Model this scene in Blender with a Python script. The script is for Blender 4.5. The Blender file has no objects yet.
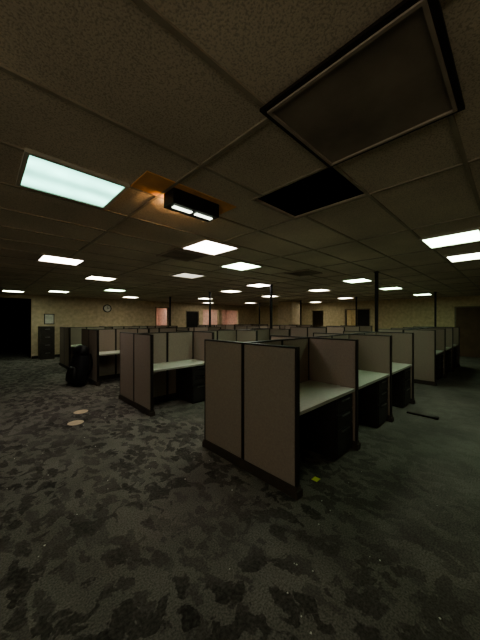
import bpy, bmesh, math, random
from mathutils import Vector, Matrix
random.seed(7)
S = bpy.context.scene
COL = S.collection
H = 1.58
CZ = 2.60          # ceiling height

# ---------------------------------------------------------------- materials
def new_mat(name):
    m = bpy.data.materials.new(name); m.use_nodes = True
    nt = m.node_tree
    b = nt.nodes["Principled BSDF"]
    return m, nt, b

def simple(name, col, rough=0.6, metal=0.0, var=0.15, scale=8.0, bump=0.0, bscale=200.0, spec=0.3):
    m, nt, b = new_mat(name)
    geo = nt.nodes.new("ShaderNodeNewGeometry")
    n = nt.nodes.new("ShaderNodeTexNoise"); n.inputs["Scale"].default_value = scale
    n.inputs["Detail"].default_value = 4
    nt.links.new(geo.outputs["Position"], n.inputs["Vector"])
    r = nt.nodes.new("ShaderNodeValToRGB")
    r.color_ramp.elements[0].position = 0.3; r.color_ramp.elements[1].position = 0.7
    r.color_ramp.elements[0].color = [c * (1 - var) for c in col] + [1]
    r.color_ramp.elements[1].color = [min(1, c * (1 + var)) for c in col] + [1]
    nt.links.new(n.outputs["Fac"], r.inputs["Fac"])
    nt.links.new(r.outputs["Color"], b.inputs["Base Color"])
    b.inputs["Roughness"].default_value = rough
    b.inputs["Metallic"].default_value = metal
    b.inputs["Specular IOR Level"].default_value = spec
    if bump > 0:
        n2 = nt.nodes.new("ShaderNodeTexNoise"); n2.inputs["Scale"].default_value = bscale
        nt.links.new(geo.outputs["Position"], n2.inputs["Vector"])
        bp = nt.nodes.new("ShaderNodeBump"); bp.inputs["Strength"].default_value = bump
        bp.inputs["Distance"].default_value = 0.004
        nt.links.new(n2.outputs["Fac"], bp.inputs["Height"])
        nt.links.new(bp.outputs["Normal"], b.inputs["Normal"])
    return m

def emis(name, col, strength, tubes=False):
    m, nt, b = new_mat(name)
    b.inputs["Base Color"].default_value = (0.6, 0.6, 0.6, 1)
    geo = nt.nodes.new("ShaderNodeNewGeometry")
    v = nt.nodes.new("ShaderNodeTexNoise"); v.inputs["Scale"].default_value = 6
    nt.links.new(geo.outputs["Position"], v.inputs["Vector"])
    mp = nt.nodes.new("ShaderNodeMapRange")
    mp.inputs["From Min"].default_value = 0.3; mp.inputs["From Max"].default_value = 0.7
    mp.inputs["To Min"].default_value = strength * 0.85; mp.inputs["To Max"].default_value = strength * 1.15
    nt.links.new(v.outputs["Fac"], mp.inputs["Value"])
    out = mp.outputs["Result"]
    if tubes:   # fluorescent tubes glowing through the diffuser
        tc = nt.nodes.new("ShaderNodeTexCoord"); sp = nt.nodes.new("ShaderNodeSeparateXYZ")
        nt.links.new(tc.outputs["Object"], sp.inputs[0])
        f = nt.nodes.new("ShaderNodeMath"); f.operation = 'MULTIPLY'; f.inputs[1].default_value = 2*math.pi/0.27
        nt.links.new(sp.outputs["Y"], f.inputs[0])
        c = nt.nodes.new("ShaderNodeMath"); c.operation = 'COSINE'; nt.links.new(f.outputs[0], c.inputs[0])
        r = nt.nodes.new("ShaderNodeMapRange"); r.inputs["From Min"].default_value = -1; r.inputs["From Max"].default_value = 1
        r.inputs["To Min"].default_value = 1.3; r.inputs["To Max"].default_value = 0.6
        nt.links.new(c.outputs[0], r.inputs["Value"])
        k = nt.nodes.new("ShaderNodeMath"); k.operation = 'MULTIPLY'
        nt.links.new(out, k.inputs[0]); nt.links.new(r.outputs["Result"], k.inputs[1]); out = k.outputs[0]
    nt.links.new(out, b.inputs["Emission Strength"])
    b.inputs["Emission Color"].default_value = (*col, 1)
    return m

def carpet_mat():
    m, nt, b = new_mat("carpet")
    L = nt.links
    geo = nt.nodes.new("ShaderNodeNewGeometry")
    def noise(scale, detail=3, dist=0.0, vec=None, rough=0.5):
        n = nt.nodes.new("ShaderNodeTexNoise")
        n.inputs["Scale"].default_value = scale; n.inputs["Detail"].default_value = detail
        n.inputs["Distortion"].default_value = dist; n.inputs["Roughness"].default_value = rough
        L.new(vec or geo.outputs["Position"], n.inputs["Vector"]); return n
    def mr(src, a, c, d=0.0, e=1.0):
        x = nt.nodes.new("ShaderNodeMapRange")
        x.inputs["From Min"].default_value = a; x.inputs["From Max"].default_value = c
        x.inputs["To Min"].default_value = d; x.inputs["To Max"].default_value = e
        L.new(src, x.inputs["Value"]); return x.outputs["Result"]
    def math_(op, a, c):
        x = nt.nodes.new("ShaderNodeMath"); x.operation = op
        for i, v in enumerate((a, c)):
            if isinstance(v, (int, float)): x.inputs[i].default_value = v
            else: L.new(v, x.inputs[i])
        return x.outputs[0]
    wn = noise(13, 4)
    vs = nt.nodes.new("ShaderNodeVectorMath"); vs.operation = 'SUBTRACT'; vs.inputs[1].default_value = (0.5, 0.5, 0.5)
    L.new(wn.outputs["Color"], vs.inputs[0])
    vm = nt.nodes.new("ShaderNodeVectorMath"); vm.operation = 'SCALE'; vm.inputs["Scale"].default_value = 0.17
    L.new(vs.outputs[0], vm.inputs[0])
    va = nt.nodes.new("ShaderNodeVectorMath"); va.operation = 'ADD'
    L.new(geo.outputs["Position"], va.inputs[0]); L.new(vm.outputs[0], va.inputs[1])
    def prints(rot, sc, scale, th, off, k0=0.3):
        mp = nt.nodes.new("ShaderNodeMapping"); mp.inputs["Rotation"].default_value = (0, 0, rot)
        mp.inputs["Scale"].default_value = (sc, 1, 0.0001); mp.inputs["Location"].default_value = off
        L.new(va.outputs[0], mp.inputs["Vector"])
        v = nt.nodes.new("ShaderNodeTexVoronoi"); v.voronoi_dimensions = '2D'; v.inputs["Scale"].default_value = scale
        L.new(mp.outputs[0], v.inputs["Vector"])
        sp = nt.nodes.new("ShaderNodeSeparateColor"); L.new(v.outputs["Color"], sp.inputs[0])
        keep = mr(sp.outputs[0], k0, k0+0.02)
        amt = mr(sp.outputs[1], 0, 1, 0.35, 0.95)
        return math_("MULTIPLY", math_("MULTIPLY", mr(v.outputs["Distance"], th-0.03, th+0.03, 1, 0), keep), amt)
    p1 = prints(0.5, 2.0, 3.4, 0.29, (0, 0, 0), 0.35)
    p2 = prints(2.1, 1.9, 3.7, 0.30, (3.3, 1.7, 0), 0.45)
    p3 = prints(2.9, 2.2, 4.2, 0.28, (9.3, 4.7, 0), 0.45)
    # irregular soiled blotches
    b1 = mr(noise(5.5, 4, 0.7, rough=0.55).outputs["Fac"], 0.535, 0.565, 0, 0.75)
    sep = nt.nodes.new("ShaderNodeSeparateXYZ"); L.new(geo.outputs["Position"], sep.inputs[0])
    g = math_("SUBTRACT", sep.outputs["Y"], math_("MULTIPLY", sep.outputs["X"], 0.9))
    gm = math_("MULTIPLY", mr(g, -2.8, -0.3, 0.22, 1.0), mr(noise(0.9, 2).outputs["Fac"], 0.36, 0.5, 0.5, 1.0))
    s = math_("MAXIMUM", math_("MAXIMUM", math_("MAXIMUM", p1, p2), p3), b1)
    bl = math_("MULTIPLY", math_("MINIMUM", s, 1.0), gm)
    tread = mr(noise(45, 2).outputs["Fac"], 0.4, 0.55, 0.7, 1.0)
    fine = noise(90, 3)
    mix = nt.nodes.new("ShaderNodeMixRGB")
    mix.inputs[1].default_value = (0.190, 0.180, 0.155, 1)
    mix.inputs[2].default_value = (0.037, 0.034, 0.030, 1)
    L.new(math_("MULTIPLY", bl, tread), mix.inputs[0])
    mul = nt.nodes.new("ShaderNodeMixRGB"); mul.blend_type = 'MULTIPLY'; mul.inputs[0].default_value = 1
    L.new(mix.outputs[0], mul.inputs[1])
    L.new(math_("MULTIPLY", mr(fine.outputs["Fac"], 0.3, 0.7, 0.6, 1.4), mr(noise(1.6, 5).outputs["Fac"], 0.3, 0.7, 0.7, 1.15)), mul.inputs[2])
    L.new(mul.outputs[0], b.inputs["Base Color"])
    b.inputs["Roughness"].default_value = 0.9
    b.inputs["Specular IOR Level"].default_value = 0.15
    bp = nt.nodes.new("ShaderNodeBump"); bp.inputs["Strength"].default_value = 0.5; bp.inputs["Distance"].default_value = 0.006
    L.new(noise(160, 2).outputs["Fac"], bp.inputs["Height"])
    L.new(bp.outputs["Normal"], b.inputs["Normal"])
    return m

def ceiling_mat():
    m, nt, b = new_mat("acoustic_tile")
    L = nt.links
    geo = nt.nodes.new("ShaderNodeNewGeometry")
    n = nt.nodes.new("ShaderNodeTexNoise"); n.inputs["Scale"].default_value = 120; n.inputs["Detail"].default_value = 4
    L.new(geo.outputs["Position"], n.inputs["Vector"])
    r = nt.nodes.new("ShaderNodeValToRGB")
    r.color_ramp.elements[0].position = 0.38; r.color_ramp.elements[1].position = 0.52
    r.color_ramp.elements[0].color = (0.42, 0.37, 0.285, 1)
    r.color_ramp.elements[1].color = (0.63, 0.555, 0.43, 1)
    L.new(n.outputs["Fac"], r.inputs["Fac"])
    n2 = nt.nodes.new("ShaderNodeTexNoise"); n2.inputs["Scale"].default_value = 1.2
    L.new(geo.outputs["Position"], n2.inputs["Vector"])
    mp = nt.nodes.new("ShaderNodeMapRange"); mp.inputs["From Min"].default_value = .3; mp.inputs["From Max"].default_value = .7
    mp.inputs["To Min"].default_value = 0.8; mp.inputs["To Max"].default_value = 1.1
    L.new(n2.outputs["Fac"], mp.inputs["Value"])
    mul = nt.nodes.new("ShaderNodeMixRGB"); mul.blend_type = 'MULTIPLY'; mul.inputs[0].default_value = 1
    L.new(r.outputs["Color"], mul.inputs[1]); L.new(mp.outputs["Result"], mul.inputs[2])
    L.new(mul.outputs[0], b.inputs["Base Color"])
    b.inputs["Roughness"].default_value = 0.9
    bp = nt.nodes.new("ShaderNodeBump"); bp.inputs["Strength"].default_value = 0.4; bp.inputs["Distance"].default_value = 0.003
    L.new(n.outputs["Fac"], bp.inputs["Height"]); L.new(bp.outputs["Normal"], b.inputs["Normal"])
    return m

M = dict(
    carpet=carpet_mat(), tile=ceiling_mat(),
    tee=simple("tee_bar", (0.34, 0.30, 0.23), 0.5),
    wall=simple("wall_paint", (0.60, 0.50, 0.34), 0.8, bump=0.1),
    wall_r=simple("wall_paint_right", (0.56, 0.48, 0.30), 0.8, bump=0.1),
    pink=simple("pink_wall", (0.68, 0.45, 0.39), 0.8),
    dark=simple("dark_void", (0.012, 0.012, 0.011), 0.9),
    base=simple("baseboard_vinyl", (0.03, 0.028, 0.025), 0.6),
    fabric=simple("panel_fabric", (0.275, 0.228, 0.188), 0.95, var=0.08, scale=60, bump=0.5, bscale=500, spec=0.1),
    frame=simple("panel_frame", (0.022, 0.018, 0.015), 0.45),
    kick=simple("panel_raceway", (0.050, 0.040, 0.032), 0.5),
    desk=simple("desk_laminate", (0.62, 0.64, 0.55), 0.35, var=0.05, scale=20),
    edge=simple("desk_edge", (0.30, 0.30, 0.26), 0.5),
    ped=simple("pedestal_paint", (0.028, 0.025, 0.023), 0.45),
    cab=simple("cabinet_paint", (0.045, 0.038, 0.032), 0.5),
    black=simple("black_plastic", (0.012, 0.012, 0.012), 0.45),
    seat=simple("black_canvas", (0.012, 0.012, 0.013), 0.9, bump=0.4),
    chrome=simple("metal_pull", (0.25, 0.25, 0.25), 0.3, 1.0),
    troffer=simple("troffer_frame", (0.45, 0.43, 0.36), 0.5),
    vent=simple("vent_panel", (0.24, 0.205, 0.165), 0.7, var=0.25, scale=4),
    ventf=simple("vent_frame", (0.36, 0.31, 0.25), 0.5),
    orange=simple("orange_glow_tile", (0.78, 0.42, 0.17), 0.85, scale=5),  # warm light on the tile, carried by its base colour
    paper=simple("paper", (0.66, 0.55, 0.38), 0.8),
    note=simple("note_paper", (0.80, 0.95, 0.10), 0.8),
    white=simple("white_face", (0.7, 0.7, 0.62), 0.6),
    door=simple("door_wood", (0.13, 0.085, 0.05), 0.6, scale=3),
    doorf=simple("door_frame", (0.22, 0.19, 0.13), 0.5),
    bl_door=simple("black_door", (0.015, 0.014, 0.013), 0.6),
)
LM = {}
def lightmat(kind, s):
    cols = dict(cyan=(0.32, 0.90, 0.70), green=(0.70, 1.0, 0.70), warm=(1.0, 0.94, 0.77), white=(0.88, 1.0, 0.80), pink=(1.0, 0.90, 0.86))
    if (kind, s) not in LM: LM[(kind, s)] = emis("lens_%s_%g" % (kind, s), cols[kind], s, tubes=(kind == 'cyan'))
    return LM[(kind, s)]

# ---------------------------------------------------------------- mesh helpers
def box(bm, x0, x1, y0, y1, z0, z1):
    vs = [bm.verts.new(p) for p in [(x0,y0,z0),(x1,y0,z0),(x1,y1,z0),(x0,y1,z0),(x0,y0,z1),(x1,y0,z1),(x1,y1,z1),(x0,y1,z1)]]
    for f in [(0,3,2,1),(4,5,6,7),(0,1,5,4),(1,2,6,5),(2,3,7,6),(3,0,4,7)]:
        bm.faces.new([vs[i] for i in f])

def obj(name, bm, mat, parent=None, bevel=0.0, loc=None, smooth=False):
    me = bpy.data.meshes.new(name); bm.normal_update(); bm.to_mesh(me); bm.free()
    o = bpy.data.objects.new(name, me); COL.objects.link(o)
    me.materials.append(mat)
    if parent: o.parent = parent
    if loc: o.location = loc
    if smooth:
        for p in me.polygons: p.use_smooth = True
    if bevel > 0:
        md = o.modifiers.new("bevel", 'BEVEL'); md.width = bevel; md.segments = 2; md.limit_method = 'ANGLE'
    return o

def boxes(name, lst, mat, parent=None, bevel=0.0, loc=None):
    bm = bmesh.new()
    for b in lst: box(bm, *b)
    return obj(name, bm, mat, parent, bevel, loc)

def empty(name, loc=(0,0,0), rz=0):
    e = bpy.data.objects.new(name, None); COL.objects.link(e)
    e.location = loc; e.rotation_euler = (0,0,rz); e.empty_display_size = 0.2
    return e

def cyl(bm, c, r, h, seg=24, r2=None, mat=None):
    mt = Matrix.Translation(c) @ (mat or Matrix.Identity(4))
    bmesh.ops.create_cone(bm, cap_ends=True, segments=seg, radius1=r, radius2=r if r2 is None else r2, depth=h, matrix=mt)

# ---------------------------------------------------------------- room shell
X0, X1, Y0, Y1 = -3.5, 15.0, -3.5, 13.8
boxes("floor", [(X0-0.1, 18.0, Y0-0.1, 18.5, -0.1, 0.0)], M['carpet'])
boxes("ceiling_slab", [(X0-0.1, 18.0, Y0-0.1, 18.5, 3.4, 3.5)], M['dark'])

def wall_seg(axis, c, t, a0, a1, openings, ztop=3.4):
    out = []
    def add(a, b, z0, z1):
        if b - a < 1e-4 or z1 - z0 < 1e-4: return
        out.append((a, b, c, c+t, z0, z1) if axis == 'y' else (c, c+t, a, b, z0, z1))
    cur = a0
    for (a, b, z0, z1) in sorted(openings):
        add(cur, a, 0, ztop); add(a, b, 0, z0); add(a, b, z1, ztop); cur = b
    add(cur, a1, 0, ztop)
    return out

back_open = [(-2.6, 1.5, 0, 2.45), (6.95, 7.7, 0, 2.25), (8.9, 9.75, 0, 2.08), (10.1, 11.4, 0.0, 2.25), (11.7, 13.2, 0.0, 2.25)]
boxes("wall_back", wall_seg('y', Y1, 0.15, X0, X1+0.15, back_open), M['wall'])
right_open = [(5.5, 6.8, 0, 2.15), (0.95, 1.85, 0, 2.12), (8.2, 9.0, 0, 2.15)]
boxes("wall_right", wall_seg('x', X1, 0.15, Y0, Y1, right_open), M['wall_r'])
fill_win_open = [(-3.0, 0.6, 0.9, 2.3)]  # opening for the added fill window
boxes("wall_left", wall_seg('x', X0-0.15, 0.15, Y0-0.1, 18.5, fill_win_open), M['wall'])
boxes("wall_front", [(X0, X1+0.15, Y0-0.15, Y0, 0, 3.4)], M['wall'])
e = empty("fill_window_1", (X0-0.075, -1.2, 1.6))  # added window, unseen behind the camera, serves as warm fill light
boxes("fill_window_frame", [(-.05,.06,-1.8,-1.75,-.7,.7), (-.05,.06,1.75,1.8,-.7,.7), (-.05,.06,-1.75,1.75,-.7,-.65), (-.05,.06,-1.75,1.75,.65,.7), (-.05,.06,-.6,-.56,-.65,.65), (-.05,.06,.56,.6,-.65,.65)], M['doorf'], e)
boxes("fill_pane", [(-.01,.0,-1.75,1.75,-.65,.65)], emis("fill_pane_lit", (1.0, 0.90, 0.74), 1.3), e)  # glowing pane added to brighten panels, ceiling and foreground

def base_from(segs, axis, c):
    out=[]
    for s in segs:
        if s[4] == 0 and s[5] > 3:
            out.append((s[0], s[1], c-0.012, c, 0, 0.1) if axis=='y' else (c-0.012, c, s[2], s[3], 0, 0.1))
    return out
boxes("baseboard_back", base_from(wall_seg('y', Y1, 0.15, X0, X1, back_open), 'y', Y1), M['base'])
boxes("baseboard_right", base_from(wall_seg('x', X1, 0.15, Y0, Y1, right_open), 'x', X1), M['base'])
boxes("wall_far_pink", [(6.2, 14.2, 16.2, 16.35, 0, 3.4), (6.05, 6.2, Y1+.15, 16.35, 0, 3.4), (14.2, 14.35, Y1+.15, 16.35, 0, 3.4),
                        (8.3, 8.4, Y1+.15, 16.2, 0, 3.4)], M['pink'])
boxes("ceiling_far_room", [(6.2, 14.2, Y1+.15, 16.2, CZ, CZ+0.03)], M['tile'])
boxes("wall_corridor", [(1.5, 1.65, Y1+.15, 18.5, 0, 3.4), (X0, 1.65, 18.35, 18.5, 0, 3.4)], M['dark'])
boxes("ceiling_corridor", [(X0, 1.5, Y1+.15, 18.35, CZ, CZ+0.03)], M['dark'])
boxes("wall_side_room", [(17.6, 17.75, 0.0, 11, 0, 3.4), (X1+.15, 17.6, -0.15, 0, 0, 3.4), (X1+.15, 17.6, 4.6, 4.7, 0, 3.4), (X1+.15, 17.6, 7.6, 7.7, 0, 3.4), (X1+.15,17.6,10.9,11,0,3.4)], M['wall_r'])
boxes("ceiling_side_room", [(X1+.15, 17.6, 0, 11, CZ, CZ+0.03)], M['tile'])

def frame_y(name, a, b, z1, mat):
    boxes(name, [(a-.05, a, Y1-.02, Y1+.17, 0, z1+.05), (b, b+.05, Y1-.02, Y1+.17, 0, z1+.05), (a, b, Y1-.02, Y1+.17, z1, z1+.05)], mat)
def frame_x(name, a, b, z1, mat):
    boxes(name, [(X1-.02, X1+.17, a-.05, a, 0, z1+.05), (X1-.02, X1+.17, b, b+.05, 0, z1+.05), (X1-.02, X1+.17, a, b, z1, z1+.05)], mat)
frame_y("trim_1", 8.9, 9.75, 2.08, M['doorf'])
frame_y("trim_2", 6.95, 7.7, 2.25, M['doorf'])
frame_x("trim_3", 5.5, 6.8, 2.15, M['doorf'])
frame_x("trim_4", 0.95, 1.85, 2.12, M['doorf'])
def door(name, dims, knob, mat):
    e = empty(name)
    boxes("slab", [dims], mat, e, 0.004)
    bm = bmesh.new(); bmesh.ops.create_uvsphere(bm, u_segments=16, v_segments=10, radius=0.035, matrix=Matrix.Translation(knob))
    obj("knob", bm, M['chrome'], e, smooth=True)
door("door_1", (8.9, 9.75, Y1+0.02, Y1+0.06, 0.005, 2.08), (9.68, Y1-0.01, 1.0), M['bl_door'])
door("door_2", (X1+0.02, X1+0.06, 0.95, 1.85, 0.005, 2.12), (X1-0.01, 1.78, 1.0), M['door'])
boxes("door_3", [(X1+0.03, X1+0.07, 5.5, 6.15, 0.005, 2.15)], M['bl_door'])

def column(x, y, s, name="structural_column"):
    e = empty(name, (x, y, 0))
    boxes("shaft", [(-s/2, s/2, -s/2, s/2, 0.0, CZ-.012)], M['wall'], e, 0.01)
    boxes("base_trim", [(-s/2-.012, s/2+.012, -s/2-.012, s/2+.012, 0.0, 0.1)], M['base'], e)
column(12.5, 8.9, 0.9)

# ---------------------------------------------------------------- ceiling grid
P = 0.61; GY = 0.23; GX = 1.05
rows_y = [GY + P*k for k in range(-6, 23)]
HX0, HX1, HY0, HY1 = 1.67, 2.275, 0.855, 1.55     # opening where a tile is out
bm = bmesh.new()
tb = []
xs = [GX + P*k for k in range(-8, 24)]
def cl(v, a, b): return max(a, min(b, v))
def tile(a, b, c, d):
    if b-a > .001 and d-c > .001: box(bm, a, b, c, d, CZ+.006, CZ+.024)
for i in range(len(xs)-1):
    for j in range(len(rows_y)-1):
        a, b = cl(xs[i], X0, X1), cl(xs[i+1], X0, X1); c, d = cl(rows_y[j], Y0, Y1), cl(rows_y[j+1], Y0, Y1)
        if b-a < .001 or d-c < .001: continue
        ox0, ox1, oy0, oy1 = max(a,HX0), min(b,HX1), max(c,HY0), min(d,HY1)
        if ox1 > ox0 and oy1 > oy0:
            tile(a, ox0, c, d); tile(ox1, b, c, d); tile(ox0, ox1, c, oy0); tile(ox0, ox1, oy1, d)
        else: tile(a, b, c, d)
obj("ceiling", bm, M['tile'])
for y in rows_y:
    if Y0 < y < Y1:
        if HY0 < y < HY1:
            tb.append((X0, HX0, y-0.012, y+0.012, CZ-0.004, CZ+0.006)); tb.append((HX1, X1, y-0.012, y+0.012, CZ-0.004, CZ+0.006))
        else: tb.append((X0, X1, y-0.012, y+0.012, CZ-0.004, CZ+0.006))
for k, x in enumerate(xs):
    if X0 < x < X1 and k % 2 == 0:
        tb.append((x-0.012, x+0.012, Y0, Y1, CZ-0.0035, CZ+0.0058))
tb += [(HX0-.024, HX0, HY0, HY1, CZ-0.0037, CZ+0.0058), (HX0-.024, HX1, HY1, HY1+.02, CZ-0.0032, CZ+0.0057), (HX1, HX1+.02, HY0, HY1+.02, CZ-0.0031, CZ+0.0056)]
boxes("trim_ceiling_grid", tb, M['tee'])

e = empty("return_air_vent", (1.31, 0.515, CZ))
def ring(o, w, z0, z1): return [(-o, o, -o, -o+w, z0, z1), (-o, o, o-w, o, z0, z1), (-o, -o+w, -o+w, o-w, z0, z1), (o-w, o, -o+w, o-w, z0, z1)]
boxes("outer_frame", ring(0.345, 0.025, -0.018, -0.004), M['frame'], e)
boxes("inner_frame", ring(0.32, 0.014, -0.026, -0.004), M['ventf'], e)
boxes("panel", [(-0.306, 0.306, -0.306, 0.306, -0.016, -0.006)], M['vent'], e)
def grille(x, y, s=0.29):
    e = empty("ceiling_air_grille", (x, y, CZ))
    boxes("grille_frame", ring(s, 0.03, -0.02, -0.004), M['ventf'], e)
    boxes("louvres", [(-s+.03, s-.03, -s+.05+i*0.06, -s+.085+i*0.06, -0.017, -0.006) for i in range(int((2*s-.08)/0.06))], M['vent'], e)
    boxes("duct_plate", [(-s+.03, s-.03, -s+.03, s-.03, -0.006, -0.004)], M['dark'], e)
grille(2.27, 3.65); grille(5.0, 3.2)
boxes("ceiling_tile_glow", [(0.82, 1.66, 1.76, 2.05, CZ-0.003, CZ+0.004)], M['orange'])  # orange glow painted into the tile strip, no stain

# ---------------------------------------------------------------- light troffers
def troffer(x, y, kind='white', s=4.0, w=0.60, d=0.58):
    e = empty("ceiling_light_troffer", (x, y, CZ))
    a, b = w/2, d/2; t = 0.025; zt = 0.0065
    boxes("housing_frame", [(-a, a, -b, -b+t, -0.02, zt), (-a, a, b-t, b, -0.02, zt), (-a, -a+t, -b+t, b-t, -0.02, zt), (a-t, a, -b+t, b-t, -0.02, zt)], M['troffer'], e)
    boxes("lens", [(-a+t, a-t, -b+t, b-t, -0.012, -0.006)], lightmat(kind, s), e)
L = [
 (0.50, 2.31, 'cyan', 1.25, 0.62, 0.56),
 (2.31, 2.98, 'pink', 4.5), (0.98, 5.35, 'pink', 5), (3.52, 3.60, 'green', 4.5), (2.1, 7.02, 'warm', 5),
 (4.25, 0.56, 'green', 4), (5.6, 0.51, 'white', 4), (6.95, 2.85, 'green', 5), (9.42, 2.80, 'green', 5),
 (5.83, 5.22, 'pink', 5), (0.83, 12.3, 'white', 5), (3.29, 9.5, 'green', 5), (3.4, 5.2, 'warm', 0.4),
 (6.33, 7.0, 'warm', 5), (8.26, 4.67, 'warm', 5), (4.78, 11.9, 'warm', 5), (8.85, 7.3, 'warm', 5), (12.1, 5.5, 'warm', 5),
 (7.6, 10.2, 'warm', 5), (11.5, 11.0, 'warm', 5), (12.6, 2.6, 'green', 5), (2.0, 11.3, 'white', 4),
 (9.6, 12.6, 'warm', 4), (13.6, 7.9, 'warm', 5),
]
for l in L: troffer(*l)
troffer(7.3, 15.0, 'warm', 7); troffer(10.8, 15.0, 'warm', 7); troffer(12.6, 15.0, 'warm', 7); troffer(16.4, 6.2, 'warm', 6)

e = empty("emergency_light_fixture", (1.285, 1.90, CZ))
boxes("housing", [(-0.225, 0.225, -0.08, 0.08, -0.12, -0.004)], M['black'], e, 0.006)
boxes("lens_pair", [(-0.19, -0.02, -0.03, 0.01, -0.128, -0.119), (0.02, 0.19, -0.03, 0.01, -0.128, -0.119)], lightmat('white', 1.4), e, 0.003)
boxes("bulb", [(-0.20, 0.16, 0.08, 0.090, -0.07, -0.052)], emis("bulb_amber", (1.0, 0.55, 0.24), 26), e)

# ---------------------------------------------------------------- cubicle rows
PH = 1.34; T = 0.05
def panel(fr, fa, kk, axis, c, a0, a1):
    def put(lst, a, b, hw, z0, z1):
        lst.append((c-hw, c+hw, a, b, z0, z1) if axis == 'x' else (a, b, c-hw, c+hw, z0, z1))
    v = 0.020
    put(fr, a0, a0+v, T/2, 0.02, PH); put(fr, a1-v, a1, T/2, 0.02, PH)
    put(fr, a0+v, a1-v, T/2, PH-0.016, PH)
    put(kk, a0-0.004, a1+0.004, T/2+0.014, 0.0, 0.10)
    put(fa, a0+v+.003, a1-v-.003, T/2-0.002, 0.10, PH-0.018)

def pedestal(pd, fr_, x0, x1, y0, y1, side):
    pd.append((x0, x1, y0, y1, 0.03, 0.70))
    pd.append((x0+.02, x1-.02, y0+.02, y1-.02, 0.0, 0.03))
    yf = y0 if side < 0 else y1
    zz = [(0.05, 0.34), (0.355, 0.51), (0.525, 0.68)]
    for (a, b) in zz:
        if side < 0: fr_.append((x0+.008, x1-.008, yf-.016, yf, a, b))
        else: fr_.append((x0+.008, x1-.008, yf, yf+.016, a, b))

D = 0.68
def cubicle_row(xs_, ys, pole=True, bays=3):
    pitch = 1.28
    e = empty("office_cubicle_row", (xs_, ys, 0))
    fr, fa, kk, dk, ed, pd, pf, hd = [], [], [], [], [], [], [], []
    for i in range(bays+1):
        x = i*pitch
        panel(fr, fa, kk, 'x', x, -D, -0.002); panel(fr, fa, kk, 'x', x, 0.002, D)
        kk.append((x-0.045, x+0.045, -D-0.02, -D+0.0, 0.0, 0.07)); kk.append((x-0.045, x+0.045, D, D+0.02, 0, 0.07))
    for i in range(bays):
        x = i*pitch
        panel(fr, fa, kk, 'y', 0.0, x+T/2+.003, x+pitch/2); panel(fr, fa, kk, 'y', 0.0, x+pitch/2+.001, x+pitch-T/2-.003)
        for s in (-1, 1):
            ya, yb = (-D+0.02, -T/2-0.002) if s < 0 else (T/2+0.002, D-0.02)
            a, b = x+T/2+0.004, x+pitch-T/2-0.004
            dk.append((a, b, ya, yb, 0.715, 0.745))
            ed.append((a, b, ya-.004, ya, 0.713, 0.744) if s < 0 else (a, b, yb, yb+.004, 0.713, 0.744))
            hd.append((a, a+.03, ya+.05, yb-.02, 0.66, 0.714))
            py0, py1 = (ya+0.03, yb-.02) if s < 0 else (ya+.02, yb-0.03)
            pedestal(pd, pf, b-0.43, b-0.03, py0, py1, s)
            yf = py0-.016 if s < 0 else py1+.016
            for z in (0.31, 0.485, 0.655):
                hd.append((b-0.33, b-0.13, min(yf, yf+s*0.012), max(yf, yf+s*0.012), z-.008, z+.008))
    boxes("panel_frames", fr, M['frame'], e, 0.004)
    boxes("panel_raceways", kk, M['kick'], e, 0.006)
    boxes("panel_fabric", fa, M['fabric'], e)
    boxes("desktops", dk, M['desk'], e, 0.004)
    boxes("desk_edging", ed, M['edge'], e)
    boxes("drawer_pedestals", pd, M['ped'], e, 0.004)
    boxes("drawer_fronts", pf, M['ped'], e, 0.004)
    boxes("handles_brackets", hd, M['chrome'], e)
    if pole:
        x = bays*pitch + T/2 + 0.035
        boxes("power_pole", [(x-.028, x+.028, -.028, .028, 0.0, CZ-0.014), (x-.045, x+.045, -.045, .045, CZ-0.03, CZ-0.0145)], M['black'], e, 0.003)
SP = 2.82
for k in range(4):
    cubicle_row(2.03, 2.03+SP*k)
for k in range(4):
    cubicle_row(7.85, 2.03+SP*k)

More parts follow.
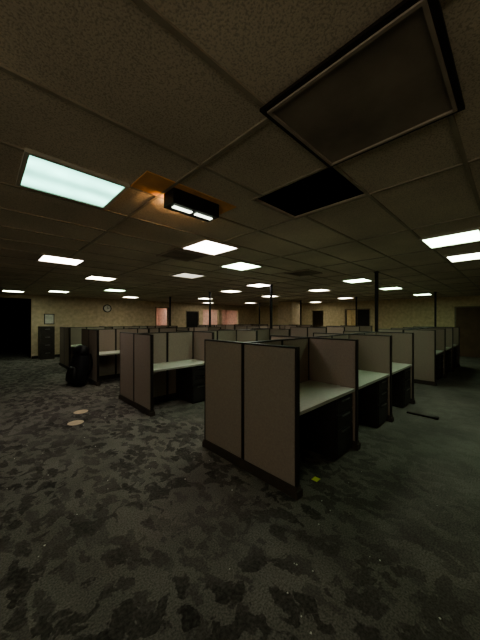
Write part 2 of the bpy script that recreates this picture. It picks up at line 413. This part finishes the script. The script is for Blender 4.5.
# ---------------------------------------------------------------- tall black bag leaning on a cubicle end
def bag(x, y, rz, lean):
    e = empty("black_backpack", (x, y, 0), rz)
    R = Matrix.Rotation(lean, 4, 'X')
    def lump(name, rings, zs, mat, off=(0,0,0), n=20):
        bm = bmesh.new(); loops = []
        for (w, d, oy), z in zip(rings, zs):
            lp = []
            for k in range(n):
                a = 2*math.pi*k/n
                c, s_ = math.cos(a), math.sin(a)
                sx = math.copysign(abs(c)**0.55, c)*w; sy = math.copysign(abs(s_)**0.55, s_)*d
                wob = 1 + 0.03*math.sin(3*a + z*9)
                lp.append(bm.verts.new(R @ Vector((sx*wob+off[0], sy*wob+oy+off[1], z+off[2]))))
            loops.append(lp)
        for l0, l1 in zip(loops, loops[1:]):
            for k in range(n): bm.faces.new([l0[k], l0[(k+1)%n], l1[(k+1)%n], l1[k]])
        bm.faces.new(list(reversed(loops[0]))); bm.faces.new(loops[-1])
        return obj(name, bm, mat, e, smooth=True)
    lump("main_body", [(.20,.12,0),(.25,.15,0),(.26,.16,0),(.25,.15,0),(.22,.13,0),(.17,.10,.01),(.10,.06,.02)], [0.03,0.08,0.25,0.45,0.65,0.80,0.90], M['seat'])
    lump("front_pocket", [(.12,.03,0),(.17,.05,0),(.17,.055,0),(.14,.04,0),(.08,.02,0)], [0.08,0.12,0.27,0.40,0.45], M['black'], (0,-.16,0))
    lump("top_lid", [(.19,.12,0),(.20,.13,0),(.15,.09,0),(.06,.04,0)], [0.74,0.80,0.93,0.98], M['black'], (0,-.01,0))
    for s in (-1, 1):
        bm = bmesh.new(); prev = None
        for k in range(11):
            t = k/10
            p = [Vector((s*(.10+.06*math.sin(t*math.pi))+dx, .15+.05*math.sin(t*math.pi)+dy, .18+.60*t)) for dx, dy in ((-.025,0),(.025,0),(.025,.015),(-.025,.015))]
            q = [bm.verts.new(R @ v) for v in p]
            if prev:
                for j in range(4): bm.faces.new([prev[j], prev[(j+1)%4], q[(j+1)%4], q[j]])
            prev = q
        obj("shoulder_strap_%d" % (1 if s < 0 else 2), bm, M['black'], e)
bag(1.66, 7.38, math.radians(-75), math.radians(-9))

# ---------------------------------------------------------------- small things
e = empty("wall_clock", (4.41, Y1, 2.14))
bm = bmesh.new(); cyl(bm, (0,-0.02,0), 0.19, 0.04, 40, mat=Matrix.Rotation(math.pi/2,4,'X')); obj("rim", bm, M['black'], e)
bm = bmesh.new(); cyl(bm, (0,-0.042,0), 0.15, 0.006, 40, mat=Matrix.Rotation(math.pi/2,4,'X')); obj("face", bm, M['white'], e)
boxes("hands", [(-.006, .006, -.05, -.046, -0.01, 0.11), (-0.01, 0.075, -.05, -.046, -.007, .007)], M['black'], e)
e = empty("framed_notice", (2.1, Y1, 1.62))
boxes("notice_frame", [(-.18,.18,-.025,-.002,-.22,.22)], M['black'], e, 0.004)
boxes("notice_sheet", [(-.15,.15,-.029,-.024,-.19,.19)], M['white'], e)
e = empty("filing_cabinet", (1.95, 13.42, 0))
boxes("cabinet_body", [(-.24,.24,-.25,.3,0,1.32)], M['cab'], e, 0.006)
boxes("drawers", [(-.22,.22,-.27,-.25,.04+i*.32,.33+i*.32) for i in range(4)], M['cab'], e, 0.005)
boxes("pulls", [(-.08,.08,-.285,-.27,.24+i*.32,.26+i*.32) for i in range(4)], M['chrome'], e)

def disc(x, y, r):
    bm = bmesh.new(); cyl(bm, (0,0,0.004), r*0.8, 0.006, 36, r2=r)
    e = empty("paper_plate", (x, y, 0))
    obj("dish", bm, M['paper'], e)
    bm = bmesh.new(); cyl(bm, (0,0,0.0075), r*0.7, 0.002, 36); obj("well", bm, M['paper'], e)
disc(1.24, 5.2, 0.11); disc(1.05, 4.70, 0.11)
boxes("sticky_note", [(-.035,.035,-.03,.03,0.0005,0.003)], M['note'], loc=(2.39,1.385,0))
e = empty("loose_panel_foot", (5.22, 1.2, 0))
boxes("bar", [(-.03,.03,-.32,.1,0.0,0.025)], M['frame'], e, 0.006)
boxes("cap", [(-.045,.045,-.34,-.28,0.0,0.035)], M['frame'], e, 0.006)
bm = bmesh.new()
for i in range(90):
    if i < 50: x = random.uniform(0.2, 3.2); y = random.uniform(-1.2, 1.2); s = random.uniform(0.003, 0.007)
    else: x = random.uniform(0.0, 2.0); y = random.uniform(1.2, 6.5); s = random.uniform(0.004, 0.008)
    if x > 1.9 and y > 1.2: continue
    a = random.uniform(0, 3.1)
    pts = [(s*math.cos(a+k*1.57), s*random.uniform(.6,1.2)*math.sin(a+k*1.57)) for k in range(4)]
    lo = [bm.verts.new((x+p[0], y+p[1], 0.0005)) for p in pts]; hi = [bm.verts.new((x+p[0], y+p[1], 0.003)) for p in pts]
    bm.faces.new(hi)
    for k in range(4): bm.faces.new([lo[k], lo[(k+1)%4], hi[(k+1)%4], hi[k]])
obj("paper_scraps", bm, M['white'])

# ---------------------------------------------------------------- world, camera
w = bpy.data.worlds.new("world"); S.world = w; w.use_nodes = True
w.node_tree.nodes["Background"].inputs[0].default_value = (0.01, 0.012, 0.01, 1)
cam = bpy.data.cameras.new("camera"); co = bpy.data.objects.new("camera", cam); COL.objects.link(co)
cam.sensor_fit = 'HORIZONTAL'; cam.sensor_width = 36; cam.lens = 268/480*36; cam.clip_start = 0.02
co.location = (0, 0, H); co.rotation_euler = (math.radians(90), 0, math.radians(45.9-90))
S.camera = co
S.view_settings.view_transform = 'AgX'
try: S.view_settings.look = 'AgX - Medium High Contrast'
except Exception: pass
S.view_settings.exposure = 1.55
